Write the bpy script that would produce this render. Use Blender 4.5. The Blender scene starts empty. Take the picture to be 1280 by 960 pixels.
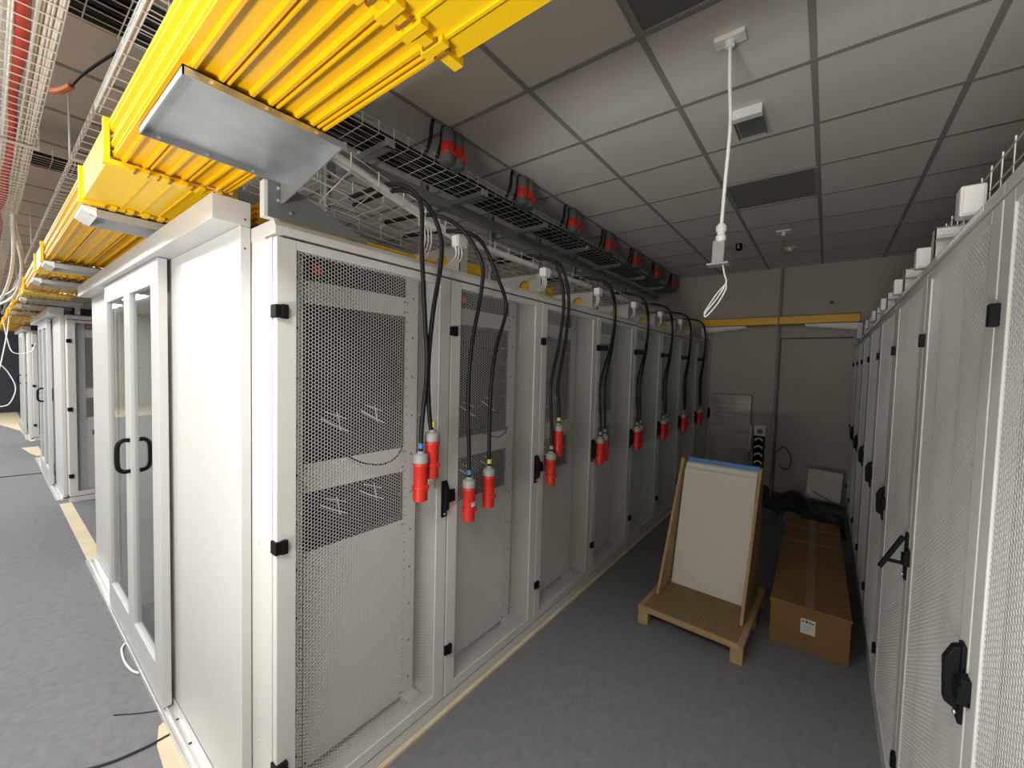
import bpy, math, random
import numpy as np
from mathutils import Vector, Matrix
random.seed(7)
SC = bpy.context.scene
COL = SC.collection
PI = math.pi

# ------------------------------------------------------------------ materials
def mat(name, col, rough=.5, metal=0., nscale=0, namt=0., bump=0., bscale=None, spec=.5, detail=3, coord='Object', stretch=None):
    m = bpy.data.materials.new(name); m.use_nodes = True
    nt = m.node_tree; N = nt.nodes; L = nt.links
    b = N['Principled BSDF']
    b.inputs['Base Color'].default_value = (*col, 1)
    b.inputs['Roughness'].default_value = rough
    b.inputs['Metallic'].default_value = metal
    b.inputs['Specular IOR Level'].default_value = spec
    if nscale or bump:
        tc = N.new('ShaderNodeTexCoord'); src = tc.outputs[coord]
        if stretch:
            mp = N.new('ShaderNodeMapping'); mp.inputs['Scale'].default_value = stretch
            L.new(src, mp.inputs['Vector']); src = mp.outputs['Vector']
    if nscale:
        n = N.new('ShaderNodeTexNoise'); n.inputs['Scale'].default_value = nscale; n.inputs['Detail'].default_value = detail
        L.new(src, n.inputs['Vector'])
        r = N.new('ShaderNodeValToRGB')
        r.color_ramp.elements[0].position = .3; r.color_ramp.elements[1].position = .7
        r.color_ramp.elements[0].color = (*[c*(1-namt) for c in col], 1)
        r.color_ramp.elements[1].color = (*[min(1, c*(1+namt)) for c in col], 1)
        L.new(n.outputs['Fac'], r.inputs['Fac']); L.new(r.outputs['Color'], b.inputs['Base Color'])
    if bump:
        n2 = N.new('ShaderNodeTexNoise'); n2.inputs['Scale'].default_value = bscale or nscale or 50; n2.inputs['Detail'].default_value = 4
        L.new(src, n2.inputs['Vector'])
        bp = N.new('ShaderNodeBump'); bp.inputs['Strength'].default_value = bump; bp.inputs['Distance'].default_value = .01
        L.new(n2.outputs['Fac'], bp.inputs['Height']); L.new(bp.outputs['Normal'], b.inputs['Normal'])
    return m

M = {}
M['rack'] = mat('light_grey_powder_coat', (.65, .65, .63), .42, nscale=3, namt=.02)
M['rack_in'] = mat('grey_inner_sheet', (.62, .62, .60), .5, nscale=4, namt=.03)
M['panel'] = mat('pale_panel_lacquer', (.61, .61, .595), .38, nscale=2, namt=.02)
M['door'] = mat('door_frame_grey', (.56, .57, .56), .4, nscale=3, namt=.02)
M['black'] = mat('black_plastic', (.005, .005, .0055), .6, nscale=40, namt=.1, spec=.2)
M['dark'] = mat('dark_equipment', (.009, .009, .0095), .6, nscale=20, namt=.2)
M['cable'] = mat('black_rubber_cable', (.008, .008, .0085), .5, nscale=30, namt=.1, spec=.35)
M['red'] = mat('red_plug_plastic', (.62, .028, .018), .38, nscale=20, namt=.05)
M['greyp'] = mat('grey_plug_plastic', (.33, .34, .34), .45, nscale=20, namt=.05)
M['darkgreyp'] = mat('dark_grey_plastic', (.13, .135, .13), .5, nscale=20, namt=.05)
M['blue'] = mat('blue_tape', (.05, .2, .5), .5, nscale=15, namt=.06)
M['yellowtape'] = mat('yellow_tape', (.75, .68, .1), .5, nscale=15, namt=.05)
M['yellow'] = mat('yellow_duct_plastic', (.84, .47, .003), .38, nscale=2.2, namt=.07)
M['yellow2'] = mat('yellow_coupling_plastic', (.90, .56, .005), .35, nscale=3, namt=.04)
M['galv'] = mat('galvanised_steel', (.46, .48, .50), .42, .85, nscale=6, namt=.16)
M['zinc'] = mat('zinc_wire', (.72, .72, .70), .38, .45, nscale=12, namt=.1)
M['steel'] = mat('grey_steel_profile', (.42, .43, .43), .5, .45, nscale=5, namt=.1)
M['plate'] = mat('dark_grey_gusset_plate', (.16, .165, .165), .5, .2, nscale=5, namt=.05)
M['white'] = mat('white_plastic', (.80, .80, .785), .45, nscale=10, namt=.03)
M['whitecable'] = mat('white_cable_sheath', (.84, .83, .79), .45, nscale=10, namt=.05)
M['offcable'] = mat('ivory_cable_sheath', (.68, .65, .55), .5, nscale=10, namt=.06)
M['redcable'] = mat('red_conduit', (.5, .045, .03), .45, nscale=8, namt=.1)
M['slot'] = mat('duct_snap_slot', (.30, .13, .01), .6, nscale=20, namt=.1)
M['orange'] = mat('orange_conduit', (.7, .22, .06), .5, nscale=8, namt=.1)
M['alu'] = mat('aluminium_track', (.74, .74, .73), .32, .5, nscale=10, namt=.05)
M['carpet'] = mat('grey_felt_floor', (.185, .186, .195), .95, nscale=22, namt=.1, bump=.15, bscale=160, spec=.1, detail=10)
M['seam'] = mat('dark_carpet_fold', (.03, .03, .032), .95, nscale=30, namt=.2)
M['beige'] = mat('beige_floor_board', (.62, .54, .38), .75, nscale=5, namt=.08)
M['wall'] = mat('painted_wall', (.43, .405, .365), .85, nscale=3, namt=.03, bump=.06, bscale=120)
M['gap'] = mat('wall_panel_gap', (.12, .11, .10), .8, nscale=20, namt=.1)
M['rail'] = mat('brown_grey_conduit', (.2, .18, .16), .7, nscale=20, namt=.15)
M['navy'] = mat('navy_partition', (.022, .027, .04), .6, nscale=1.5, namt=.3)
M['tile'] = mat('mineral_ceiling_tile', (.68, .66, .62), .92, nscale=140, namt=.035, bump=.08, bscale=250, spec=.1)
M['grid'] = mat('ceiling_grid_bar', (.30, .29, .27), .6, nscale=10, namt=.03)
M['lampoff'] = mat('unlit_luminaire_diffuser', (.17, .17, .165), .3, nscale=5, namt=.06)
M['wood'] = mat('raw_plywood', (.40, .275, .14), .7, nscale=7, namt=.16, stretch=(1, 12, 1), detail=6)
M['wood2'] = mat('plywood_deck', (.25, .17, .085), .7, nscale=7, namt=.14, stretch=(10, 1, 1), detail=6)
M['board'] = mat('white_gypsum_board', (.66, .645, .59), .8, nscale=14, namt=.01)
M['card'] = mat('brown_cardboard', (.215, .12, .045), .8, nscale=5, namt=.09)
M['cardtape'] = mat('packing_tape', (.25, .15, .065), .35, nscale=6, namt=.08)
M['paper'] = mat('label_paper', (.68, .68, .65), .7, nscale=30, namt=.03)
M['ink'] = mat('printed_ink', (.06, .06, .06), .7, nscale=60, namt=.3)
M['foil'] = mat('silver_foil_wrap', (.17, .155, .14), .35, .7, nscale=5, namt=.2, bump=.1, bscale=8, stretch=(.5, 1, 5))
M['bag'] = mat('black_plastic_sheet', (.012, .012, .013), .4, nscale=6, namt=.2)
M['screw'] = mat('bright_screw', (.8, .8, .78), .25, .8, nscale=40, namt=.05)
M['hole'] = mat('dark_bolt_hole', (.03, .03, .03), .8, nscale=40, namt=.1)
M['spot'] = mat('spot_trim', (.6, .58, .5), .3, .3, nscale=20, namt=.1)

g = bpy.data.materials.new('clear_door_glass'); g.use_nodes = True
nt = g.node_tree; nt.nodes.clear()
o_ = nt.nodes.new('ShaderNodeOutputMaterial'); tr = nt.nodes.new('ShaderNodeBsdfTransparent')
gl = nt.nodes.new('ShaderNodeBsdfGlossy'); mx = nt.nodes.new('ShaderNodeMixShader'); fr = nt.nodes.new('ShaderNodeFresnel')
tr.inputs['Color'].default_value = (.80, .82, .81, 1); gl.inputs['Roughness'].default_value = .03
gl.inputs['Color'].default_value = (.9, .9, .9, 1); fr.inputs['IOR'].default_value = 1.45
ge = nt.nodes.new('ShaderNodeNewGeometry'); sb = nt.nodes.new('ShaderNodeMath'); sb.operation = 'SUBTRACT'; sb.inputs[0].default_value = 1
ml = nt.nodes.new('ShaderNodeMath'); ml.operation = 'MULTIPLY'; sb.use_clamp = True
nt.links.new(ge.outputs['Backfacing'], sb.inputs[1]); nt.links.new(sb.outputs[0], ml.inputs[0]); nt.links.new(fr.outputs['Fac'], ml.inputs[1])
nt.links.new(ml.outputs[0], mx.inputs['Fac']); nt.links.new(tr.outputs['BSDF'], mx.inputs[1])
nt.links.new(gl.outputs['BSDF'], mx.inputs[2]); nt.links.new(mx.outputs['Shader'], o_.inputs['Surface'])
M['glass'] = g
M['clear'] = mat('clear_acrylic_diffuser', (.5, .5, .47), .25, nscale=8, namt=.1)

# ------------------------------------------------------------------ mesh helpers
class MB:
    def __init__(s): s.v = []; s.f = []; s.mi = []; s.k = 0; s.sm = []
    def add(s, v, f, smooth=False):
        n = len(s.v); s.v += [tuple(p) for p in v]
        for q in f: s.f.append(tuple(n+i for i in q)); s.mi.append(s.k); s.sm.append(smooth)
        return s
    def slot(s, k): s.k = k; return s
    def box(s, x0, x1, y0, y1, z0, z1):
        v = [(x, y, z) for x in (x0, x1) for y in (y0, y1) for z in (z0, z1)]
        return s.add(v, [(0, 1, 3, 2), (4, 6, 7, 5), (0, 4, 5, 1), (2, 3, 7, 6), (0, 2, 6, 4), (1, 5, 7, 3)])
    def cbox(s, c, d, rot=None):
        v = []
        for x in (-.5, .5):
            for y in (-.5, .5):
                for z in (-.5, .5):
                    p = Vector((x*d[0], y*d[1], z*d[2]))
                    if rot is not None: p = rot @ p
                    v.append(p + Vector(c))
        return s.add(v, [(0, 1, 3, 2), (4, 6, 7, 5), (0, 4, 5, 1), (2, 3, 7, 6), (0, 2, 6, 4), (1, 5, 7, 3)])
    def prism(s, poly, axis, a0, a1):
        n = len(poly)
        def P(p, a):
            return {'X': (a, p[0], p[1]), 'Y': (p[0], a, p[1]), 'Z': (p[0], p[1], a)}[axis]
        v = [P(p, a0) for p in poly] + [P(p, a1) for p in poly]
        f = [tuple(range(n))[::-1], tuple(range(n, 2*n))] + [(i, (i+1) % n, n+(i+1) % n, n+i) for i in range(n)]
        return s.add(v, f)
    def tube(s, pts, r, n=8, cap=True, closed=False):
        pts = [Vector(p) for p in pts]; m = len(pts)
        if m < 2: return s
        V = []; ref = None
        for i, p in enumerate(pts):
            t = (pts[min(i+1, m-1)] - pts[max(i-1, 0)])
            if t.length < 1e-9: t = Vector((0, 0, 1))
            t.normalize()
            if ref is None:
                ref = t.orthogonal().normalized()
            ref = ref - t*ref.dot(t)
            if ref.length < 1e-6: ref = t.orthogonal()
            ref.normalize(); b = t.cross(ref)
            rr = r[i] if isinstance(r, (list, tuple)) else r
            for k in range(n):
                a = 2*PI*k/n
                V.append(p + ref*(rr*math.cos(a)) + b*(rr*math.sin(a)))
        F = [(i*n+k, i*n+(k+1) % n, (i+1)*n+(k+1) % n, (i+1)*n+k) for i in range(m-1) for k in range(n)]
        if cap: F += [tuple(range(n))[::-1], tuple(range((m-1)*n, m*n))]
        return s.add(V, F, smooth=n > 4)
    def wire(s, a, b, r): return s.tube([a, b], r, 4)
    def lathe(s, prof, c=(0, 0, 0), n=20):
        # prof: (radius, z) list from bottom to top
        V = []; m = len(prof)
        for r, z in prof:
            for k in range(n):
                a = 2*PI*k/n; V.append((c[0]+r*math.cos(a), c[1]+r*math.sin(a), c[2]+z))
        F = [(i*n+k, i*n+(k+1) % n, (i+1)*n+(k+1) % n, (i+1)*n+k) for i in range(m-1) for k in range(n)]
        F += [tuple(range(n))[::-1], tuple(range((m-1)*n, m*n))]
        return s.add(V, F, smooth=True)
    def build(s, name, mats, parent=None, bevel=0, loc=None):
        me = bpy.data.meshes.new(name)
        me.from_pydata(s.v, [], s.f)
        if not isinstance(mats, (list, tuple)): mats = [mats]
        for m in mats: me.materials.append(M[m] if isinstance(m, str) else m)
        me.polygons.foreach_set('material_index', s.mi)
        me.polygons.foreach_set('use_smooth', s.sm)
        me.update()
        o = bpy.data.objects.new(name, me); COL.objects.link(o)
        if parent: o.parent = parent
        if loc: o.location = loc
        if bevel:
            md = o.modifiers.new('bevel', 'BEVEL'); md.width = bevel; md.segments = 2; md.limit_method = 'ANGLE'
        if any(s.sm):
            try: me.set_sharp_from_angle(angle=math.radians(40))
            except Exception: pass
        return o

def tag(o, label, cat, group=None):
    o['label'] = label; o['category'] = cat
    if group: o['group'] = group
    return o
def thing(name, label, cat, loc=(0, 0, 0), rz=0, group=None):
    o = bpy.data.objects.new(name, None); COL.objects.link(o)
    o.empty_display_size = .1
    o.location = loc; o.rotation_euler = (0, 0, rz)
    return tag(o, label, cat, group)
def struct(o): o['kind'] = 'structure'; return o
KIDS = {}
def children(o): return [c for c in list(COL.objects) if c.parent == o]
def dup(root, loc, rz, label, group=None):
    if root.name not in KIDS:
        KIDS[root.name] = [(c, [(d) for d in children(c)]) for c in children(root)]
    r = root.copy(); COL.objects.link(r); r.location = loc; r.rotation_euler = (0, 0, rz)
    r['label'] = label
    if group: r['group'] = group
    for c, ds in KIDS[root.name]:
        c2 = c.copy(); COL.objects.link(c2); c2.parent = r
        for d in ds:
            d2 = d.copy(); COL.objects.link(d2); d2.parent = c2
    return r
def spline(pts, per=10):
    P = [Vector(p) for p in pts]; P = [P[0]*2-P[1]] + P + [P[-1]*2-P[-2]]; out = []
    for i in range(1, len(P)-2):
        a, b, c, d = P[i-1:i+3]
        for k in range(per):
            t = k/per
            out.append(.5*((2*b)+(c-a)*t+(2*a-5*b+4*c-d)*t*t+(3*b-a-3*c+d)*t**3))
    out.append(P[-2]); return out

# ------------------------------------------------------------------ room shell
XL, XR, YF, YB, HC = -17.8, 2.98, -3.4, 6.42, 3.27
struct(MB().box(XL-.1, XR+.1, YF-.1, YB+.1, -.1, 0).build('floor', 'carpet'))
struct(MB().box(XL-.1, XR+.1, YF-.1, YB+.1, HC, HC+.1).build('ceiling', 'tile'))
struct(MB().box(XL-.1, XR+.1, YB, YB+.1, 0, HC).build('wall_back', 'wall'))
struct(MB().box(XR, XR+.1, YF, YB, 0, HC).build('wall_right', 'wall'))
struct(MB().box(XL-.1, XR+.1, YF-.1, YF, 0, HC).build('wall_front', 'wall'))
struct(MB().box(XL-.1, XL, YF, YB, 0, HC).build('wall_left', 'wall'))
struct(MB().box(XL, XL+.05, -1.1, YB, 0, HC).build('trim_6', 'navy'))
GX, GY, TS = .1045, 1.244, .62
b = MB()
x = GX - TS*29
while x < XR:
    b.box(x-.014, x+.014, YF, YB, HC-.004, HC+.002); x += TS
y = GY - TS*7
while y < YB:
    b.box(XL, XR, y-.014, y+.014, HC-.0045, HC+.0015); y += TS
struct(b.build('trim_1', 'grid'))
# flush door panel and seams in the back wall
b = MB()
b.box(.905, .925, YB-.006, YB, 0, 2.27); b.box(.925, 1.72, YB-.006, YB, 2.25, 2.27)
struct(b.build('trim_2', 'gap'))
# bare beige strip of the raised floor at the far left end and under the door line
b = MB()
b.box(XL, -14.7, -3.2, -.02, .0, .006)
b.prism([(-14.7, -.42), (-13.1, -.12), (-11.2, -.06), (-11.2, .02), (-14.7, .02)], 'Z', .001, .005)
b.prism([(-10.4, -.2), (-9.6, -.12), (-9.3, -.06), (-9.3, .01), (-10.4, .01)], 'Z', .001, .005)
b.box(-5.62, -3.46, -.085, .012, .0, .005)
b.prism([(-1.02, -.06), (-.98, -.12), (-.86, -.15), (-.5, -.17), (-.1, -.16), (-.1, -.06)], 'Z', .0, .005)
struct(b.build('trim_3', 'beige'))
struct(MB().box(.0, .022, .02, 6.4, 0, .014).build('trim_4', 'beige'))
b = MB()
b.tube(spline([(-1.05, -.5, .004), (-.93, -.33, .005), (-.89, -.2, .006), (-.885, -.09, .006)]), .006, 6)
b.tube(spline([(-7.75, -.75, .003), (-7.74, -.45, .003), (-7.67, -.1, .003)]), .008, 6)
b.tube(spline([(-1.23, -.24, .002), (-1.15, -.16, .002), (-1.1, -.1, .002)]), .003, 6)
struct(b.build('trim_5', 'seam'))

# ------------------------------------------------------------------ server rack (front at x=0 facing +X, width along +Y)
W = .8; HS = 2.18
def perforated_mesh(y0, y1, z0, z1):
    v = .0137; c = v*math.sqrt(3)/2; a_in = .0061
    nc = int((y1-y0)/c); nr = int((z1-z0)/v)
    ang = np.arange(6)*PI/3
    R_out = v/2/math.cos(PI/6); R_in = a_in/math.cos(PI/6)
    ho = np.stack([np.cos(ang)*R_out, np.sin(ang)*R_out], 1); hi = np.stack([np.cos(ang)*R_in, np.sin(ang)*R_in], 1)
    cen = np.array([(y0+(i+.5)*(y1-y0)/nc, z0+(j+.5+(.25 if i % 2 else -.25))*(z1-z0)/nr) for i in range(nc) for j in range(nr)])
    n = len(cen)
    V = np.zeros((n, 24, 3))
    for k, (h, x) in enumerate(((ho, 0.), (hi, 0.), (hi, -.001), (ho, -.001))):
        V[:, k*6:(k+1)*6, 0] = x
        V[:, k*6:(k+1)*6, 1] = cen[:, None, 0]+h[None, :, 0]
        V[:, k*6:(k+1)*6, 2] = cen[:, None, 1]+h[None, :, 1]
    F = []
    for k in range(3):
        for i in range(6):
            j = (i+1) % 6
            F.append((k*6+i, k*6+j, (k+1)*6+j, (k+1)*6+i))
    F = np.array(F)
    FF = (F[None]+(np.arange(n)*24)[:, None, None]).reshape(-1, 4)
    me = bpy.data.meshes.new('perforated_sheet')
    me.vertices.add(n*24); me.vertices.foreach_set('co', V.reshape(-1))
    nf = len(FF); me.loops.add(nf*4); me.loops.foreach_set('vertex_index', FF.reshape(-1).astype(np.int32))
    me.polygons.add(nf)
    me.polygons.foreach_set('loop_start', np.arange(0, nf*4, 4, dtype=np.int32))
    me.update(calc_edges=True); me.validate()
    me.materials.append(M['rack'])
    return me
PERF = perforated_mesh(.066, .732, .122, 2.15)

def make_rack(label, group, loc, rz, equipped, opened=False):
    t = thing('server_rack', label, 'server rack', loc, rz, group)
    b = MB()
    for y in (.002, .748):                       # front and rear posts
        b.box(-.085, -.034, y, y+.05, .03, 2.18); b.box(-1.2, -1.14, y, y+.05, .03, 2.18)
    b.box(-.085, -.034, .052, .748, .03, .10); b.box(-.085, -.034, .052, .748, 2.155, 2.18)
    b.box(-1.2, -.034, .002, .05, .03, .08); b.box(-1.2, -.034, .75, .798, .03, .08)
    b.box(-1.2, -.004, .002, .798, .0, .062)       # plinth and base sheet
    b.build('frame', 'rack', t, .002)
    b = MB()
    b.prism([(.0, 2.187), (.0, 2.213), (-.016, 2.235), (-1.2, 2.235), (-1.2, 2.187)], 'Y', .001, .799)
    b.slot(1)
    for k in range(34):
        yy = .14+k*.0155
        b.box(-.012, .0006, yy, yy+.004, 2.196, 2.209)
    b.build('top_cover', ['rack', 'rack_in'], t)
    b = MB()
    b.box(-1.14, -.085, .003, .008, .06, 2.187)
    b.slot(0)
    b.box(-.20, -.197, .0015, .003, .06, 2.10); b.box(-.42, -.2, .0015, .003, 2.0, 2.004)
    for z in (1.98, 1.1, .35): b.cbox((-.135, .002, z), (.006, .003, .014))
    b.build('side_panel', 'rack', t)
    MB().box(-1.14, -.085, .792, .797, .06, 2.187).build('side_panel', 'rack', t)
    MB().box(-1.199, -1.185, .01, .79, .07, 2.18).build('rear_panel', 'rack_in', t)
    for y0, y1 in ((.104, .162), (.648, .722)):
        b = MB()
        b.box(-.153, -.149, y0, y1, .065, 2.17)
        b.box(-.20, -.149, y1-.003 if y0 > .4 else y0, y1 if y0 > .4 else y0+.003, .065, 2.17)
        b.slot(1)
        for z in np.arange(.18, 2.1, .19): b.cbox((-.148, (y0+y1)/2+.005, z), (.003, .008, .011))
        for z in np.arange(.12, 2.14, .045): b.cbox((-.148, y0+.006 if y0 > .4 else y1-.006, z), (.0025, .005, .006))
        b.slot(0); b.box(-.16, -.08, y0, y1, .062, .10)
        b.build('mounting_rail', ['rack', 'hole'], t)
    if equipped:
        for z0, z1 in ((.105, 1.0), (1.242, 1.358), (1.99, 2.078)):
            b = MB(); b.box(-.152, -.146, .164, .646, z0, z1)
            b.slot(1)
            for y in (.172, .638):
                for z in (z0+.02, z1-.02): b.cbox((-.1455, y, z), (.002, .009, .009))
            b.build('blanking_panel', ['rack', 'hole'], t)
        MB().box(-.6, -.15, .164, .646, 2.08, 2.165).build('shade_block', 'dark', t)  # added black block, keeps the bay above the top plate in shade
        MB().box(-.0995, -.098, .172, .204, 2.098, 2.132).build('red_sticker', 'red', t)
    # door
    b = MB()
    for y0, y1 in ((.004, .070), (.728, .796)): b.box(-.030, 0, y0, y1, .072, 2.178)
    b.box(-.030, 0, .070, .728, .072, .126); b.box(-.030, 0, .070, .728, 2.146, 2.178)
    d = b.build('door', 'rack', t, .0025)
    s = bpy.data.objects.new('perforated_sheet', PERF); COL.objects.link(s); s.parent = d; s.location = (-.004, 0, 0)
    b = MB()                                       # swing handle with lock
    b.box(0, .008, .756, .79, 1.015, 1.195)
    if opened:
        R = Matrix.Rotation(-.42, 3, 'Y')
        b.cbox((.045, .773, 1.11), (.014, .02, .15), R); b.cbox((.03, .773, 1.075), (.05, .012, .012))
    else:
        b.prism([(.008, 1.04), (.03, 1.055), (.034, 1.15), (.02, 1.185), (.008, 1.19)], 'Y', .761, .785)
    b.slot(1); b.tube([(.008, .773, 1.032), (.013, .773, 1.032)], .007, 10)
    b.build('lock_handle', ['black', 'screw'], d, .002)
    b = MB(); b.box(-.01, .02, .790, .836, 1.085, 1.125); b.box(0, .006, .80, .836, 1.088, 1.122)
    b.build('latch', 'black', d, .002)
    for z in (1.93, 1.12, .32):
        b = MB(); b.box(-.03, .012, -.004, .017, z-.022, z+.022); b.box(0, .016, .016, .037, z-.024, z+.024)
        b.build('hinge', 'black', t, .002)
    return t

ORD = ['nearest the camera at the row corner', 'second from the near corner', 'third from the near corner', 'fourth from the near corner',
       'fifth from the near corner', 'sixth from the near corner', 'second to last before the back wall', 'last before the back wall']
GA = 'server racks in the left row of the aisle'
rackA = make_rack('perforated light grey server rack in the left row, ' + ORD[0], GA, (0, 0, 0), 0, True)
racksA = [rackA]
for k in range(1, 8):
    racksA.append(dup(rackA, (0, k*W, 0), 0, 'perforated light grey server rack in the left row, ' + ORD[k], GA))
GR = 'server racks in the right row of the aisle'
ORDR = ['cut by the picture edge', 'nearest one showing a closed handle', 'its black handle swung open',
        'just beyond the open handle', 'fourth from the back wall', 'third from the back wall', 'second from the back wall', 'nearest the back wall']
rackR = make_rack('perforated light grey server rack in the right row, ' + ORDR[0], GR, (1.737, .7, 0), PI, False)
rackR.scale.z = .982
rackO = make_rack('perforated light grey server rack in the right row, ' + ORDR[2], GR, (1.737, .7+2*W, 0), PI, False, True)
rackO.scale.z = .982
for k in range(1, 8):
    if k == 2: continue
    dup(rackR, (1.737, .7+k*W, 0), PI, 'perforated light grey server rack in the right row, ' + ORDR[k], GR)
GL = 'server racks of the cabinet blocks down the corridor'
dup(rackR, (-3.5, .8, 0), PI, 'grey server rack behind the nearest glass sliding doors', GL).scale.z = 1
dup(rackR, (-3.5, 1.6, 0), PI, 'second grey server rack behind the nearest glass sliding doors', GL).scale.z = 1
dup(rackA, (-5.6, 0, 0), 0, 'grey server rack with dark perforated door left of the nearest sliding doors', GL)
dup(rackA, (-5.6, .8, 0), 0, 'grey server rack further into the gap left of the nearest sliding doors', GL)
dup(rackR, (-9.1, .8, 0), PI, 'grey server rack behind the middle glass sliding doors of the corridor', GL).scale.z = 1
dup(rackA, (-11.2, 0, 0), 0, 'grey server rack with black hinges left of the middle sliding doors', GL)
dup(rackR, (-14.7, .8, 0), PI, 'grey server rack behind the farthest sliding doors of the corridor', GL).scale.z = 1

# dark equipment mounted in the left-row racks
GE = 'dark equipment inside the left-row racks'
def chassis(k, z0, z1, name, where):
    b = MB(); b.box(-.9, -.20, .168, .642, z0, z1)
    n = max(2, int((z1-z0)/.0889))
    for i in range(n):
        a = z0+(z1-z0)*i/n; c = z0+(z1-z0)*(i+1)/n
        b.box(-.20, -.165, .168, .642, a+.006, c-.006)
        b.slot(1)
        for j in range(6): b.cbox((-.1645, .21+j*.075, (a+c)/2), (.002, .05, .012))
        b.slot(0)
    b.slot(2)                                        # pale cable ties and lacing wires on the front
    for y, z in ((.29, z0+.13), (.47, z0+.15)):
        b.tube([(-.161, y-.05, z+.03), (-.158, y+.0, z), (-.161, y+.07, z-.035)], .0028, 5)
        b.tube([(-.161, y-.03, z+.055), (-.158, y+.06, z+.02)], .002, 5)
        b.tube([(-.161, y+.02, z+.05), (-.160, y+.035, z-.03)], .002, 5)
    b.slot(0)
    return b
up = chassis(0, 1.372, 1.978, '', '').build('equipment_chassis', ['dark', 'hole', 'white'])
lo = chassis(0, 1.012, 1.23, '', '').build('equipment_chassis', ['dark', 'hole', 'white'])
RW = ['nearest the camera', 'second from the camera', 'third from the camera', 'fourth from the camera', 'fifth from the camera', 'sixth from the camera', 'seventh from the camera', 'at the far end']
for k in range(8):
    for src, zn in ((up, 'upper'), (lo, 'lower')):
        o = src if k == 0 else src.copy()
        if k: COL.objects.link(o)
        o.location = (0, k*W, 0)
        tag(o, f'{zn} dark equipment chassis inside the left-row rack {RW[k]}', 'equipment', GE)
for src, x, zn in ((up, -5.6, 'upper'), (lo, -5.6, 'lower')):
    o = src.copy(); COL.objects.link(o); o.location = (x, 0, 0)
    tag(o, f'{zn} dark equipment chassis behind the perforated door left of the nearest sliding doors', 'equipment', GE)
# loose patch cords hanging in front of the middle plates
for k, pts in enumerate(([(-.135, .335, 1.372), (-.12, .40, 1.33), (-.115, .5, 1.305), (-.12, .58, 1.325), (-.135, .63, 1.372)],
                         [(-.135, .40, 1.372), (-.12, .46, 1.345), (-.115, .54, 1.33), (-.12, .6, 1.35), (-.135, .64, 1.375)])):
    o = MB().tube(spline(pts), .004, 6).build('patch_cord', 'cable')
    o.location = (0, k*W, 0)
    tag(o, ['thin black patch cord drooping across the middle plate of the nearest rack', 'thin black patch cord across the middle plate of the second rack'][k], 'cable', 'patch cords inside the racks')

# ------------------------------------------------------------------ containment ends with sliding doors (origin x=0 at right rack face)
def make_end(label):
    t = thing('sliding_door_wall', label, 'sliding door', (0, 0, 0), 0, 'sliding door walls closing the cabinet blocks')
    b = MB(); b.box(-3.42, -.2, -.118, -.001, 2.24, 2.325)
    b.slot(1); b.cbox((-.199, -.02, 2.262), (.003, .006, .006)); b.cbox((-.199, -.02, 2.16), (.003, .006, .006))
    b.build('header_beam', ['panel', 'hole'], t, .002)
    b = MB(); b.box(-1.2, -.2, -.034, -.001, .032, 2.239); b.build('end_panel', 'panel', t, .002)
    b = MB(); b.box(-3.45, -2.32, -.034, -.001, .032, 2.239); b.build('end_panel', 'panel', t, .002)
    b = MB(); b.box(-3.46, -.2, -.10, -.001, 0, .012); b.box(-3.46, -.2, -.10, -.094, .012, .024); b.box(-3.46, -.2, -.075, -.069, .012, .024); b.box(-3.46, -.2, -.045, -.036, .012, .034)
    b.slot(1)
    for k in range(7): b.cbox((-.35-k*.2, -.055, .0125), (.012, .012, .002))
    b.build('floor_track', ['alu', 'hole'], t)
    for i, (x0, x1, g0, g1) in enumerate(((-1.752, -1.06, -1.68, -1.20), (-2.45, -1.758, -2.37, -1.83))):
        y0, y1, z0, z1 = -.088, -.052, .026, 2.236
        b = MB(); b.box(x0, g0, y0, y1, z0, z1); b.box(g1, x1, y0, y1, z0, z1)
        b.box(g0, g1, y0, y1, z0, .20); b.box(g0, g1, y0, y1, 2.12, z1)
        b.slot(1)
        for z in (.5, .8, 1.1, 1.4, 1.7, 2.0):
            b.cbox((g0+.04, y1-.001, z), (.008, .004, .008))
        d = b.build('door_leaf', ['door', 'hole'], t, .002)
        MB().box(g0-.01, g1+.01, -.073, -.067, .19, 2.13).build('glass_pane', 'glass', d)
        if i == 0:
            for s, nm in ((-1, -.088), (1, -.052)):
                xx = x0+.036
                pts = [(xx, nm, 1.10), (xx, nm+s*.03, 1.10), (xx, nm+s*.052, 1.125), (xx, nm+s*.056, 1.19), (xx, nm+s*.052, 1.255), (xx, nm+s*.03, 1.28), (xx, nm, 1.28)]
                MB().tube(spline(pts, 6), .012, 10).build('door_handle', 'black', d)
    return t
end1 = make_end('pale grey wall with header beam and glass sliding doors nearest the camera')
dup(end1, (-5.6, 0, 0), 0, 'grey sliding door wall of the middle cabinet block along the corridor')
dup(end1, (-11.2, 0, 0), 0, 'small distant sliding door wall at the far left of the corridor')

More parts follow.
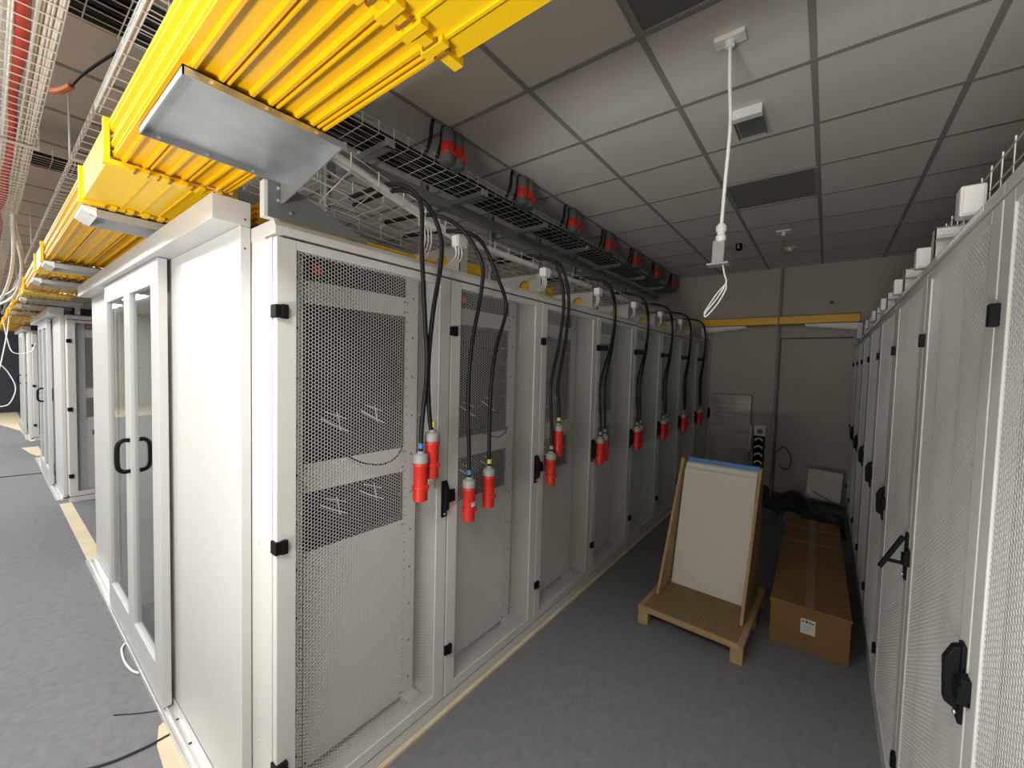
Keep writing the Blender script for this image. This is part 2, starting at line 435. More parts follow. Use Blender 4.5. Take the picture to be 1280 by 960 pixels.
# ------------------------------------------------------------------ yellow fibre duct over the corridor
DZ = 2.385; DY0, DY1 = -.335, -.03
def duct_section(x0, x1):
    b = MB()
    b.box(x0, x1, DY0-.003, DY1+.003, DZ, DZ+.004)
    for y, w in ((DY0+.02, .007), (DY0+.07, .007), (DY0+.083, .004), (DY0+.13, .007), (DY0+.17, .007), (DY0+.185, .004), (DY0+.23, .007), (DY0+.27, .007), (DY0+.285, .004), (DY0+.3, .006)):
        b.prism([(y-w, DZ+.001), (y-w*.5, DZ-.011), (y+w*.5, DZ-.011), (y+w, DZ+.001)], 'X', x0, x1)
    for y, s in ((DY0, -1), (DY1, 1)):
        b.box(x0, x1, min(y, y-s*.004), max(y, y-s*.004), DZ+.002, DZ+.105)
        for z, w in ((.012, .006), (.038, .010), (.060, .006), (.085, .012), (.1, .014)):
            b.prism([(y, DZ+z-w), (y+s*w*.9, DZ+z-w*.4), (y+s*w*.9, DZ+z+w*.4), (y, DZ+z+w)], 'X', x0, x1)
    return b
def coupling(x0, x1):
    b = MB(); e = .012
    b.box(x0, x1, DY0-e-.004, DY1+e+.004, DZ-.016, DZ-.012)
    b.box(x0, x1, DY0-e-.003, DY0-e+.001, DZ-.014, DZ+.110); b.box(x0, x1, DY1+e-.001, DY1+e+.003, DZ-.014, DZ+.110)
    for x in (x0, x1):
        b.box(x-.012, x+.012, DY0-e-.016, DY1+e+.016, DZ-.026, DZ-.010)
        b.box(x-.011, x+.011, DY0-e-.014, DY0-e, DZ-.02, DZ+.112); b.box(x-.011, x+.011, DY1+e, DY1+e+.014, DZ-.02, DZ+.112)
        for k in range(5):
            y = DY0+.06+k*.05
            b.box(x-.03, x+.03, y, y+.018, DZ-.03, DZ-.018)
        b.slot(1)
        for k in range(9):
            y = DY0+.045+k*.03; b.box(x-.02, x+.02, y, y+.007, DZ-.0275, DZ-.02)
        b.slot(0)
    for y in (DY0+.09, DY0+.15, DY0+.21, DY0+.27): b.box(x0, x1, y-.003, y+.003, DZ-.02, DZ-.012)
    return b
DS = [(1.30, 2.9), (-.34, .86), (-2.62, -.85), (-4.65, -3.14), (-6.75, -5.13), (-9.0, -7.12), (-11.8, -9.4), (-16.5, -12.1)]
DL = ['above the top picture edge, beyond the coupling', 'over the galvanised bracket in the foreground', 'over the nearest sliding doors', 'left of the nearest sliding doors',
      'over the middle sliding doors', 'past the middle sliding doors', 'over the far cabinet block', 'running to the far left end']
for (a, c), l in zip(DS, DL):
    tag(duct_section(a, c).build('cable_duct', 'yellow'), 'ribbed yellow plastic cable duct section ' + l, 'cable duct', 'yellow cable duct sections along the corridor')
CS = [(.86, 1.30), (-.85, -.34), (-3.14, -2.62), (-5.13, -4.65), (-7.12, -6.75), (-9.4, -9.0), (-12.1, -11.8)]
CL = ['at the top picture edge', 'left of the galvanised bracket', 'above the left end of the nearest header beam', 'left of the nearest sliding doors',
      'over the middle sliding doors', 'past the middle sliding doors', 'farthest down the corridor']
for (a, c), l in zip(CS, CL):
    tag(coupling(a-.01, c+.01).build('duct_coupling', ['yellow2', 'slot']), 'smooth yellow duct coupling with snap rings ' + l, 'duct coupling', 'yellow couplings joining the duct sections')

# galvanised cantilever bracket on the first rack
t = thing('duct_bracket', 'large galvanised cantilever bracket carrying the yellow duct above the first rack', 'bracket', (-.004, .0, 2.235))
X0, X1 = 0, .385; Ya, Yb = -.335, .0; Zt = DZ-.012-2.235
b = MB()
b.box(X0, X1, Ya, Yb+.02, Zt-.003, Zt)
b.box(X1-.003, X1, Ya, Yb+.03, Zt-.02, Zt); b.box(X0, X0+.003, Ya, Yb+.03, Zt-.02, Zt)
b.box(X0, X1, Ya, Ya+.003, Zt-.02, Zt)
b.build('tray', 'galv', t)
b = MB(); b.prism([(X0+.003, Zt-.003), (X1-.003, Zt-.003), (X1-.003, Zt-.02), (X0+.03, .05), (X0+.003, .05)], 'Y', Yb+.016, Yb+.02)
b.build('end_gusset', 'galv', t)
b = MB(); b.prism([(Yb-.02, .001), (Yb-.02, Zt-.02), (Yb+.06, Zt-.02), (Yb+.09, Zt-.035), (Yb+.345, .014), (Yb+.345, .001)], 'X', -.006, -.002)
b.build('side_gusset', 'plate', t)
b = MB(); b.box(-.04, -.006, Yb-.03, Yb+.02, .001, Zt-.02); b.build('post', 'rack', t)
b = MB()
for y in (Ya+.05, Ya+.16, Ya+.28, Ya+.40):
    b.tube([(X1, y, Zt-.012), (X1+.003, y, Zt-.012)], .004, 8); b.tube([(X0+.003, y-.01, Zt-.012), (X0+.006, y-.01, Zt-.012)], .004, 8)
for y, z in ((.01, .10), (.01, .06), (.06, .10), (.05, .03)): b.tube([(-.002, y, z), (.002, y, z)], .005, 8)
b.build('screw', 'screw', t)
# further brackets below the duct
def small_bracket(x, w, label):
    t = thing('duct_bracket', label, 'bracket', (x, 0, DZ-.03), 0, 'grey brackets under the yellow duct along the corridor')
    b = MB(); b.box(0, w, -.35, .1, -.004, 0); b.box(0, .004, -.33, .1, -.035, 0); b.box(w-.004, w, -.33, .1, -.035, 0)
    b.build('tray', 'steel', t)
    b = MB(); b.prism([(-.352, 0), (-.352, -.014), (-.31, -.036), (-.31, 0)], 'X', -.002, w+.002); b.build('nose', 'white', t)
    b = MB(); b.box(.02, .06, .06, .10, -(DZ-.03-2.236), -.004); b.build('post', 'steel', t)
    return t
for x, w, l in ((-1.22, .2, 'grey bracket under the duct coupling nearest the header beam'), (-2.9, .2, 'grey bracket under the duct above the left sliding door leaf'),
                (-3.95, .25, 'grey bracket under the duct left of the nearest sliding doors'), (-5.9, .3, 'grey bracket under the duct at the middle cabinet block'),
                (-6.9, .3, 'grey bracket under the duct over the middle sliding doors'), (-8.4, .3, 'grey bracket under the duct past the middle sliding doors')):
    small_bracket(1.4646+(x-1.4646)*.947, w, l)

# ------------------------------------------------------------------ wire baskets
def basket(axis, a0, a1, c0, c1, zf, h=.055, step=.1, r=.0025, nl=6, zf0=None):
    """zf(s) height of the floor along the run; cross section c0..c1"""
    zf1 = zf; zf0 = zf0 or zf
    def P(s, c, z):
        z = z+(zf0(s)-zf1(s))*(c1-c)/(c1-c0)
        return (c, s, z) if axis == 'Y' else (s, c, z)
    n = max(1, int(abs(a1-a0)/step)); S = [a0+(a1-a0)*i/n for i in range(n+1)]
    b = MB()
    for i in range(nl):
        c = c0+(c1-c0)*i/(nl-1)
        b.tube([P(s, c, zf(s)) for s in S], r, 4)
    for c in (c0, c1):
        b.tube([P(s, c, zf(s)+h) for s in S], r, 4)
        b.tube([P(s, c, zf(s)+h*.5) for s in S], r*.8, 4)
    for s in S:
        z = zf(s)
        b.tube([P(s, c0, z+h*1.15), P(s, c0, z-.004), P(s, c1, z-.004), P(s, c1, z+h*1.15)], r, 4)
    return b
UZ = 3.03
# upper tray over the left row
tag(basket('Y', -.55, 6.38, -.83, -.55, lambda s: UZ, .06).build('wire_tray', 'zinc'), 'long upper wire tray above the left rack row holding black cables and red couplings', 'cable tray', 'wire trays hung above the racks')
# black feed cables in it
for i in range(9):
    xx = -.81+i*.03; pts = []
    for j in range(36):
        pts.append((xx+random.uniform(-.006, .006), -.5+j*.195, UZ+.016+(.012 if i % 2 else 0)))
    o = MB().tube(spline(pts, 2), .014, 6).build('feed_cable', 'cable')
    tag(o, 'thick black feed cable lying in the upper wire tray above the left racks', 'cable', 'black feed cables in the upper wire tray')
# carrying frame: struts, rail and arms
tag(MB().box(-.94, -.86, .12, 6.4, UZ-.08, UZ-.02).build('support_rail', 'steel'), 'grey steel rail running below the upper wire tray over the left racks', 'rail')
SO = ['first', 'second', 'third', 'fourth', 'fifth', 'sixth', 'seventh']
for k in range(7):
    y = .77+.8*k
    t = thing('tray_support', f'{SO[k]} grey steel tray support with arm from the camera behind the left rack row', 'support', (-1.12, y, 2.236), 0, 'supports rising from the left rack row')
    b = MB(); b.box(-.02, .02, -.02, .02, 0, HC-2.241); b.box(-.025, -.018, -.035, .035, 0, HC-2.241); b.box(-.07, .07, -.05, .05, 0, .006)
    b.slot(1)
    for j in range(9): b.cbox((.0205, 0, .114+j*.1), (.002, .012, .04))
    b.build('strut', ['steel', 'hole'], t)
    za = UZ-.055-2.236
    b = MB(); b.box(.02, .59, .026, .074, za, za+.004); b.box(.02, .59, .024, .028, za, za+.035); b.box(.02, .59, .072, .076, za, za+.035); b.box(-.02, .04, .018, .03, za-.03, za+.05)
    b.build('arm', 'galv', t)
    MB().box(.573, .592, .023, .077, za, za+.045).build('end_cap', 'steel', t)
# second basket further back behind the struts
tag(basket('Y', .3, 6.35, -1.04, -.72, lambda s: 2.72, .06, nl=3, step=.2).build('wire_tray', 'zinc'), 'middle wire tray between the struts and the lower basket of the left row', 'cable tray', 'wire trays hung above the racks')
# lower basket, first length sloping down to the first plate
def zlow(s):
    if s < .95: return 2.43+.215*(.95-s)
    return 2.43
tag(basket('Y', .08, 6.3, -.5, -.13, zlow, .06, nl=6, step=.13, zf0=lambda s: 2.43+.05*max(0, .95-s)).build('wire_tray', 'zinc'), 'lower wire basket just above the left racks, its near length sloping down', 'cable tray', 'wire trays hung above the racks')
TL = ['sloping nearest', 'second', 'third', 'fourth', 'fifth', 'sixth', 'farthest']
for (a, c), l in zip(((.1, .95), (1.12, 1.75), (1.92, 2.55), (2.72, 3.35), (3.52, 4.15), (4.32, 4.95), (5.12, 5.75)), TL):
    b = MB(); S = [a+(c-a)*i/8 for i in range(9)]; V = []
    for q in S:
        z = zlow(q)+.008; V += [(-.17, q, z), (-.14, q, z), (-.14, q, z+.024), (-.17, q, z+.024)]
    F = [(0, 1, 2, 3), (35, 34, 33, 32)]+[(4*i+j, 4*i+4+j, 4*i+4+(j+1) % 4, 4*i+(j+1) % 4) for i in range(8) for j in range(4)]
    tag(b.add(V, F).build('white_trunking', 'white'), f'{l} length of white trunking along the aisle edge of the lower wire basket', 'trunking', 'white trunking lengths above the left racks')
# plates with round cable holes at every rack boundary
def hole_plate(w, h, holes, th=.004):
    b = MB()
    # tessellate the plate as a grid and leave the discs out by ring faces
    N = 24
    xs = [0.0]
    cells = []
    prev = 0.
    for (cx, cz, r) in holes:
        cells.append((prev, cx-r*1.3, None)); cells.append((cx-r*1.3, cx+r*1.3, (cx, cz, r))); prev = cx+r*1.3
    cells.append((prev, w, None))
    for x0, x1, hl in cells:
        if hl is None:
            if x1 > x0: b.box(x0, x1, 0, th, 0, h)
        else:
            cx, cz, r = hl; z0, z1 = cz-r*1.3, cz+r*1.3
            b.box(x0, x1, 0, th, 0, z0); b.box(x0, x1, 0, th, z1, h)
            for y in (0, th):
                V = []; F = []
                for k in range(N):
                    a = 2*PI*k/N; ca, sa = math.cos(a), math.sin(a); m = max(abs(ca), abs(sa))
                    V += [(cx+r*ca, y, cz+r*sa), (cx+r*1.3*ca/m, y, cz+r*1.3*sa/m)]
                for k in range(N):
                    j = (k+1) % N; F.append((2*k, 2*k+1, 2*j+1, 2*j))
                b.add(V, F)
            V = [(cx+r*math.cos(2*PI*k/N), y, cz+r*math.sin(2*PI*k/N)) for k in range(N) for y in (0, th)]
            b.add(V, [(2*k, 2*k+1, (2*k+3) % (2*N), (2*k+2) % (2*N)) for k in range(N)])
    return b
ORDP = ['nearest', 'second nearest', 'third nearest', 'fourth nearest', 'fifth nearest', 'sixth nearest', 'farthest']
for k in range(7):
    y = 1.0+.8*k
    t = thing('support_plate', f'{ORDP[k]} white upright plate with round holes on top of the left racks', 'bracket', (-.56, y, 2.236), 0, 'white plates on the rack tops')
    hole_plate(.41, .188, [(.135, .095, .030), (.265, .10, .047)]).build('web', 'rack', t)
    b = MB(); b.box(.406, .41, 0, .06, 0, .188); b.box(0, .41, 0, .06, 0, .003); b.box(0, .41, 0, .06, .185, .189); b.build('flange', 'rack', t)
# yellow duct lying on the rack tops under the lower basket
b = MB()
def ychan(b, y0, y1, x0, x1, z0, h):
    b.box(x0, x1, y0, y1, z0, z0+.004); b.box(x0, x0+.004, y0, y1, z0, z0+h); b.box(x1-.004, x1, y0, y1, z0, z0+h)
    b.box(x0-.006, x0+.006, y0, y1, z0+h-.01, z0+h); b.box(x1-.006, x1+.006, y0, y1, z0+h-.01, z0+h)
    for x in (x0+.1, x0+.06): b.box(x1, x1+.004, y0, y1, z0+h*.4, z0+h*.5)
ychan(b, .5, 6.35, -.66, -.60, 2.237, .085)
tag(b.build('cable_duct', 'yellow'), 'narrow yellow duct along the rack tops behind the round-holed plates', 'cable duct')
for k in range(8):
    b = MB(); y0 = 1.06+.8*k-.8; y1 = y0+.66
    if k == 0: y0 = .45
    ychan(b, y0, y1+.0, -.44, -.25, 2.237, .085 if k == 0 else .06)
    tag(b.build('cable_duct', 'yellow'), f'short yellow trough on the rack top, {"first" if k == 0 else (["second","third","fourth","fifth","sixth","seventh","last"][k-1])} of the left row', 'cable duct', 'short yellow troughs on the left rack tops')
PL = ['nearest', 'second nearest', 'third nearest', 'fourth nearest', 'fifth nearest', 'sixth nearest', 'farthest']
for k in range(7):
    b = MB(); y0 = 1.0+.8*k
    b.tube([(-.295, y0+.012+.008*j, 2.337) for j in range(40)], [.046 if j % 2 else .041 for j in range(40)], 16)
    tag(b.build('corrugated_pipe', 'yellow2'), f'yellow corrugated pipe behind the {PL[k]} round-holed white plate', 'pipe', 'yellow corrugated pipes on the left rack tops')
# yellow flared outlet near the first gusset
b = MB(); S = 10
for i in range(S):
    a0, a1 = PI/2*i/S, PI/2*(i+1)/S
    p = lambda a, r: (.30+.10*math.sin(a), 2.27+.06+.0-.09*(1-math.cos(a))+r)
    q0, q1 = p(a0, 0), p(a1, 0)
    b.add([(-.40, q0[0], q0[1]), (-.28, q0[0], q0[1]), (-.28, q1[0], q1[1]), (-.40, q1[0], q1[1]), (-.40, q0[0], q0[1]+.006), (-.28, q0[0], q0[1]+.006), (-.28, q1[0], q1[1]+.006), (-.40, q1[0], q1[1]+.006)],
          [(3, 2, 1, 0), (4, 5, 6, 7), (0, 1, 5, 4), (1, 2, 6, 5), (2, 3, 7, 6), (3, 0, 4, 7)])
b.box(-.29, -.28, .30, .41, 2.24, 2.33)
tag(b.build('duct_outlet', 'yellow2'), 'curved yellow duct outlet behind the dark gusset on the first rack', 'duct outlet')
b = MB(); b.box(-.85, -.3, .06, .30, 2.237, 2.37)
for k in range(6): b.box(-.85, -.3, .052, .06, 2.25+k*.02, 2.258+k*.02)
tag(b.build('cable_duct', 'yellow'), 'orange-yellow duct piece on the first rack top behind the header beam', 'cable duct')

# small white junction boxes with white cables on the left row
def junction(label, loc, sz, group, drops, rz=0):
    t = thing('junction_box', label, 'junction box', loc, rz, group)
    MB().box(-sz[0]/2, sz[0]/2, -sz[1]/2, sz[1]/2, 0, sz[2]).build('housing', 'white', t, .006)
    MB().box(-sz[0]/2+.006, sz[0]/2-.006, -sz[1]/2-.005, -sz[1]/2, .006, sz[2]-.006).build('lid', 'white', t, .003)
    for d in drops:
        MB().tube(spline(d, 8), .0035, 6).build('white_cable', 'whitecable', t)
    return t
def ldrops(dz):
    return [[(i*.004, -.01+i*.018, .002), (.006, -.012+i*.02, -dz*.35), (.004, -.045+i*.02, -dz*.7), (-.01, -.10+i*.012, -dz)] for i in (-1, 0, 1)]
junction('larger white junction box above the first left rack beside the hanging cables', (-.17, .80, 2.452), (.055, .1, .075), 'white junction boxes on the left row', ldrops(.214))
for k in range(6):
    junction(f'small white junction box, {ORDP[k]} of those above the left rack boundaries', (-.06, .91+.8*k, 2.365), (.05, .07, .06), 'white junction boxes on the left row', ldrops(.127))

# ------------------------------------------------------------------ power cables with red plugs on the left row
def plug_cable(label, pts, z_top_plug, xy, band, zc, sticker=False):
    """zc = centre height of the red body"""
    t = thing('power_cable', label, 'power cable', (xy[0], xy[1], zc-.1), 0, 'power cables with red plugs hanging on the left racks')
    L = Vector((xy[0], xy[1], zc-.1))
    MB().tube([Vector(p)-L for p in spline(pts, 10)], .0105, 10).build('cable_sheath', 'cable', t)
    MB().lathe([(.0128, .235), (.0128, .258)], n=14).build('marker_band', band, t)
    MB().lathe([(.031, .168), (.0345, .172), (.0335, .200), (.028, .208), (.016, .213), (.0145, .222)]).build('plug_gland', 'greyp', t)
    b = MB().lathe([(.026, -.002), (.032, 0), (.032, .052), (.035, .054), (.035, .066), (.031, .07), (.033, .15), (.035, .155), (.035, .163), (.03, .169)])
    for k in range(3):
        a = k*2*PI/3+.4; b.cbox((.034*math.cos(a), .034*math.sin(a), .06), (.012, .012, .02))
    b.build('plug_body', 'red', t)
    if sticker: MB().box(.033, .0345, -.016, .006, .075, .098).build('white_sticker', 'paper', t)
    return t
def hang(y_top, y_plug, zc, x=.047, sway=0., back=-.45, peak=2.5, lead=.1):
    zt = zc+.14
    return [(back, y_top-lead*1.6, 2.5), (back*.55, y_top-lead*.8, peak+.02), (-.06, y_top-lead*.15, peak), (.022, y_top+.0, peak-.09), (x-.01, y_top+sway, 2.22), (x-.006, y_top+sway*.6+(y_plug-y_top)*.3, 1.95),
            (x-.004, y_plug-sway*.35, 1.65), (x-.002, y_plug, zt+.12), (x, y_plug, zt-.02)]
PX = .047
plug_cable('black cable with red plug and blue band, left one on the first rack', [(-.4, .50, 2.56), (-.1, .53, 2.56), (.02, .58, 2.48), (PX, .575, 2.25), (PX, .60, 1.95), (PX, .615, 1.75), (PX, .592, 1.5), (PX, .588, 1.36)], 0, (PX, .588), 'blue', 1.255)
plug_cable('black cable with red plug and yellow band, right one on the first rack', [(-.4, .52, 2.53), (-.1, .56, 2.545), (.0, .64, 2.48), (.03, .695, 2.36), (PX, .685, 2.22), (PX, .645, 2.0), (PX, .622, 1.75), (PX, .632, 1.55), (PX, .652, 1.44)], 0, (PX, .652), 'yellowtape', 1.345)
plug_cable('black cable with red plug and blue band, left one on the second rack', [(-.4, .70, 2.50), (-.12, .76, 2.5), (.0, .85, 2.44), (PX, .955, 2.3), (PX, .965, 2.15), (PX, .90, 1.85), (PX, .885, 1.6), (PX, .90, 1.3), (PX, .905, 1.18)], 0, (PX, .905), 'blue', 1.075, True)
plug_cable('black cable with red plug and yellow band, right one on the second rack', [(-.4, .82, 2.46), (-.12, .90, 2.46), (.0, .99, 2.42), (PX, 1.09, 2.24), (PX, 1.17, 2.08), (PX, 1.09, 1.85), (PX, 1.055, 1.6), (PX, 1.055, 1.3), (PX, 1.058, 1.2)], 0, (PX, 1.058), 'yellowtape', 1.105)
RNAME = ['first', 'second', 'third', 'fourth', 'fifth', 'sixth', 'second to last', 'last']
plug_cable('black cable with lower red plug on the third rack', hang(1.74, 1.685, 1.09, sway=.06), 0, (PX, 1.685), 'greyp', 1.09)
plug_cable('black cable with higher red plug and yellow band on the third rack', hang(1.82, 1.768, 1.27, sway=.05), 0, (PX, 1.768), 'yellowtape', 1.27)
for k in range(3, 8):
    y = .8*k
    for j, dy in enumerate((.02, .10)):
        plug_cable(f'black cable with red plug, {["left", "right"][j]} one on the {RNAME[k]} rack', hang(y+.16+dy*.5, y+dy, 1.1+.012*j, sway=.07-.03*j, lead=.16), 0, (PX, y+dy), 'greyp', 1.1+.012*j)
# cable tie hardware joining the far pairs
for k in range(3, 8):
    y = .8*k
    tag(MB().cbox((PX-.012, y+.075, 1.93), (.03, .06, .04)).build('cable_clamp', 'black', bevel=.006), f'black clamp gathering the cable pair on the {RNAME[k]} left rack', 'cable clamp', 'black clamps on the hanging cable pairs')

# red couplings clipped along the upper tray
def coupler():
    t = thing('power_coupling', '', 'power coupling', (0, 0, 0), 0, 'red and grey power couplings on the upper wire tray')
    MB().lathe([(.034, -.005), (.042, 0), (.042, .04), (.036, .046)], n=18).build('hinged_cap', 'darkgreyp', t)
    b = MB().lathe([(.036, .044), (.038, .05), (.038, .105), (.036, .11)], n=18); b.cbox((.035, .02, .05), (.02, .02, .03)); b.build('coupling_body', 'red', t)
    MB().lathe([(.038, .108), (.038, .118), (.036, .17), (.029, .186), (.016, .19)], n=18).build('coupling_gland', 'darkgreyp', t)
    MB().tube(spline([(0, 0, .185), (0, -.006, .222), (-.004, -.036, .252), (-.008, -.076, .238), (-.012, -.098, .17), (-.016, -.104, .09), (-.05, -.106, .02)], 8), .010, 8).build('cable_loop', 'cable', t)
    return t
first = None
for k in range(7):
    y = 1.23+.8*k
    for j, dy in enumerate((0, .085)):
        lab = f'{["left", "right"][j]} red and grey coupling of the {ORDP[k]} pair on the upper wire tray'
        loc = (-.512, y+dy, UZ+.012)
        if first is None: first = coupler(); first['label'] = lab; first.location = loc; first.scale = (1.2, 1.2, 1.15)
        else: dup(first, loc, 0, lab)

# ------------------------------------------------------------------ corridor wire trays at top left
def rods(o, c0, c1, zt):
    for x in (1.2, -1.9, -4.9, -7.9, -10.9, -13.9, -16.5):
        b = MB(); b.tube([(x, c1-.004, zt), (x, c1-.004, HC-.005)], .005, 6); b.box(x-.012, x+.012, c0, c1, zt-.006, zt); b.tube([(x, c0+.004, zt), (x, c0+.004, HC-.005)], .005, 6)
        b.build('hanger', 'zinc', o)
    return o
tag(rods(basket('X', 1.6, -17, -.27, -.02, lambda s: 2.86, .045, nl=4).build('wire_tray', 'zinc'), -.29, 0, 2.85), 'nearly empty wire tray along the corridor behind the yellow duct', 'cable tray', 'corridor wire trays')
tag(rods(basket('X', 1.6, -17, -.80, -.415, lambda s: 2.86, .06, nl=8, step=.075).build('wire_tray', 'zinc'), -.82, -.395, 2.85), 'full wire tray along the corridor carrying white cables and a red conduit', 'cable tray', 'corridor wire trays')
tag(MB().box(-1.2, 1.6, -.268, -.255, 2.865, 2.90).build('tray_cover', 'white'), 'white edge strip clipped inside the nearly empty corridor tray', 'strip')
tag(MB().tube([(x, -.497+.008*math.sin(x*2.1)+.008*math.sin(x*5.3), 2.892+.004*math.sin(x*3)) for x in np.arange(1.5, -10, -.12)], .023, 10).build('red_conduit', 'redcable'), 'thick red conduit running inside the full corridor wire tray', 'conduit')
for i in range(24):
    if i < 10: yc, r, mt = -.79+i*.0303, .0145, 'whitecable'
    else:
        j = i-10; yc, r, mt = -.468+(j % 7)*.0078, .0042, 'offcable'
    ph = random.uniform(0, 6); zb = 2.866+r+(.009*(i//17) if i >= 10 else .004*(i % 2))
    pts = [(x, yc+(.004 if i < 10 else .0035)*math.sin(x*1.7+ph), zb+.002*math.sin(x*2.3+ph)) for x in np.arange(1.5, -14, -.3)]
    tag(MB().tube(pts, r, 8).build('data_cable', mt), ('thick white cable bundle lying left of the red conduit in the corridor tray' if i < 10 else 'thin ivory data cable lying right of the red conduit in the corridor tray'), 'cable',
        'white cable bundles in the corridor tray' if i < 10 else 'ivory data cables in the corridor tray')
# second-row tray with black cables crossing the corridor
tag(basket('Y', -.6, 3, -2.83, -2.58, lambda s: UZ, .05).build('wire_tray', 'zinc'), 'short wire tray with black cables crossing above the corridor at the left', 'cable tray', 'corridor wire trays')
for i in range(7):
    tag(MB().tube([(-2.81+i*.035, -.58, UZ+.018), (-2.81+i*.035, 1, UZ+.018), (-2.81+i*.035, 2.9, UZ+.018)], .016, 6).build('feed_cable', 'cable'), 'thick black feed cable in the tray crossing the corridor at the left', 'cable', 'black cables in the crossing tray')
# loose ends
t = thing('loose_conduit', 'loose dark conduit with orange end hanging between the corridor trays', 'conduit', (-1.2, -.29, 3.0))
MB().tube(spline([(.55, .2, .1), (.3, .08, .05), (.05, -.01, .0), (-.12, -.04, -.01)]), .006, 8).build('sheath', 'cable', t)
MB().tube(spline([(-.12, -.04, -.01), (-.2, -.06, -.008), (-.28, -.09, -.0)]), .014, 8).build('orange_end', 'orange', t)
lp = [[(-3.6, -.44, 2.9), (-4.3, -.42, 2.62), (-5.4, -.43, 2.48), (-7.2, -.46, 2.45), (-8.6, -.5, 2.5)],
      [(-4.0, -.44, 2.88), (-4.6, -.36, 2.6), (-5.6, -.38, 2.40), (-7.6, -.47, 2.42), (-9.0, -.5, 2.45)],
      [(-3.8, -.43, 2.9), (-4.9, -.34, 2.7), (-5.8, -.36, 2.52), (-7.0, -.44, 2.5), (-8.2, -.52, 2.55)],
      [(-9.0, -.33, 2.4), (-9.0, -.36, 2.1), (-9.0, -.41, 1.75), (-9.0, -.45, 1.5)],
      [(-9.0, -.40, 2.3), (-9.1, -.36, 2.0), (-9.1, -.30, 1.78), (-9.1, -.12, 1.8), (-9.1, -.06, 1.95)],
      [(-9.0, -.46, 1.62), (-9.0, -.36, 1.45), (-9.0, -.29, 1.2), (-9.0, -.36, .95), (-9.0, -.48, .9)]]
LL = ['thick white cable sagging from the corridor tray at the far left, upper one', 'thick white cable sagging from the corridor tray at the far left, lower one', 'white cable looping beside the sagging bundle at the far left',
      'white cable hanging straight down before the navy wall', 'white cable swung across to the farthest cabinet block', 'large white cable loop hanging low before the navy wall']
for p, l in zip(lp, LL):
    tag(MB().tube(spline(p, 10), .013 if 'thick' in l else .007, 8).build('hanging_cable', 'whitecable'), l, 'cable', 'white cables hanging at the far left')
# short white cable bulging under the sliding door
tag(MB().tube(spline([(-1.86, -.10, .01), (-1.80, -.125, .012), (-1.66, -.135, .012), (-1.54, -.125, .012), (-1.48, -.105, .01)]), .005, 8).build('floor_cable', 'whitecable'), 'short white cable bowing out from under the nearest sliding doors', 'cable')

# ------------------------------------------------------------------ right row tops
tag(basket('Y', -.1, 6.2, 1.838, 2.12, lambda s: 2.285, .12).build('wire_tray', 'zinc'), 'wire tray on top of the right rack row', 'cable tray')
tag(MB().tube(spline([(1.875, y, 2.312+.004*math.sin(y*3)) for y in np.arange(-.1, 6.1, .3)], 3), .02, 8).build('conduit', 'white'), 'pale conduit lying in the wire tray of the right row', 'conduit')
for k in range(6):
    y = 1.33+.8*k
    junction(f'white junction box on the right rack tops, {ORDP[k] if k < 5 else "farthest"} of its row', (1.80, y, 2.275), (.058, .06, .095), 'white junction boxes on the right row',
             [[(.02+i*.012, -.03, .002), (.03+i*.012, -.06, -.03), (.03, -.10, -.085)] for i in (-1, 0, 1)])
    yy = 1.70+.8*k
    t = thing('support_plate', f'white folded plate on the right rack tops, {ORDP[k] if k < 5 else "farthest"} of its row', 'bracket', (1.775, yy, 2.196), 0, 'folded plates on the right rack tops')
    hole_plate(.42, .155, [(.2, .075, .04)]).build('web', 'rack', t)
    b = MB(); b.box(0, .004, 0, .06, 0, .155); b.box(0, .42, 0, .06, .152, .156); b.box(0, .42, -.06, 0, .1, .104); b.box(0, .42, 0, .06, 0, .003); b.build('flange', 'rack', t)

# ------------------------------------------------------------------ things on the back wall
b = MB(); b.box(-.1, 1.76, 6.18, 6.40, 2.44, 2.445); b.box(-.1, 1.76, 6.18, 6.185, 2.44, 2.545); b.box(-.1, 1.76, 6.395, 6.40, 2.44, 2.545)
for z in (2.455, 2.49, 2.53): b.box(-.1, 1.76, 6.172, 6.18, z-.006, z+.006)
b.box(.86, .9, 6.165, 6.18, 2.435, 2.55)
tag(b.build('cable_duct', 'yellow'), 'straight yellow duct spanning the aisle high before the back wall', 'cable duct')
for s, x0, x1, l in ((0, -.05, .5, 'left'), (1, 1.74, 1.2, 'right')):
    t = thing('wall_bracket', f'white tapering bracket under the {l} end of the back yellow duct', 'bracket', (x0, 6.2, 2.43), 0, 'brackets under the back yellow duct')
    d = x1-x0
    b = MB(); b.prism([(0, .0), (0, -.075), (d, -.012), (d, .0)], 'Y', -.03, -.026); b.prism([(0, .0), (0, -.075), (d, -.012), (d, .0)], 'Y', .17, .174)
    b.build('cheek', 'white', t)
    b = MB(); b.box(min(0, d), max(0, d), -.03, .174, 0, .004); b.build('shelf', 'white', t)
    b = MB(); b.box(-.05 if s == 0 else -.0, 0 if s == 0 else .05, -.03, .174, -.2, .0); b.build('post', 'rack', t)
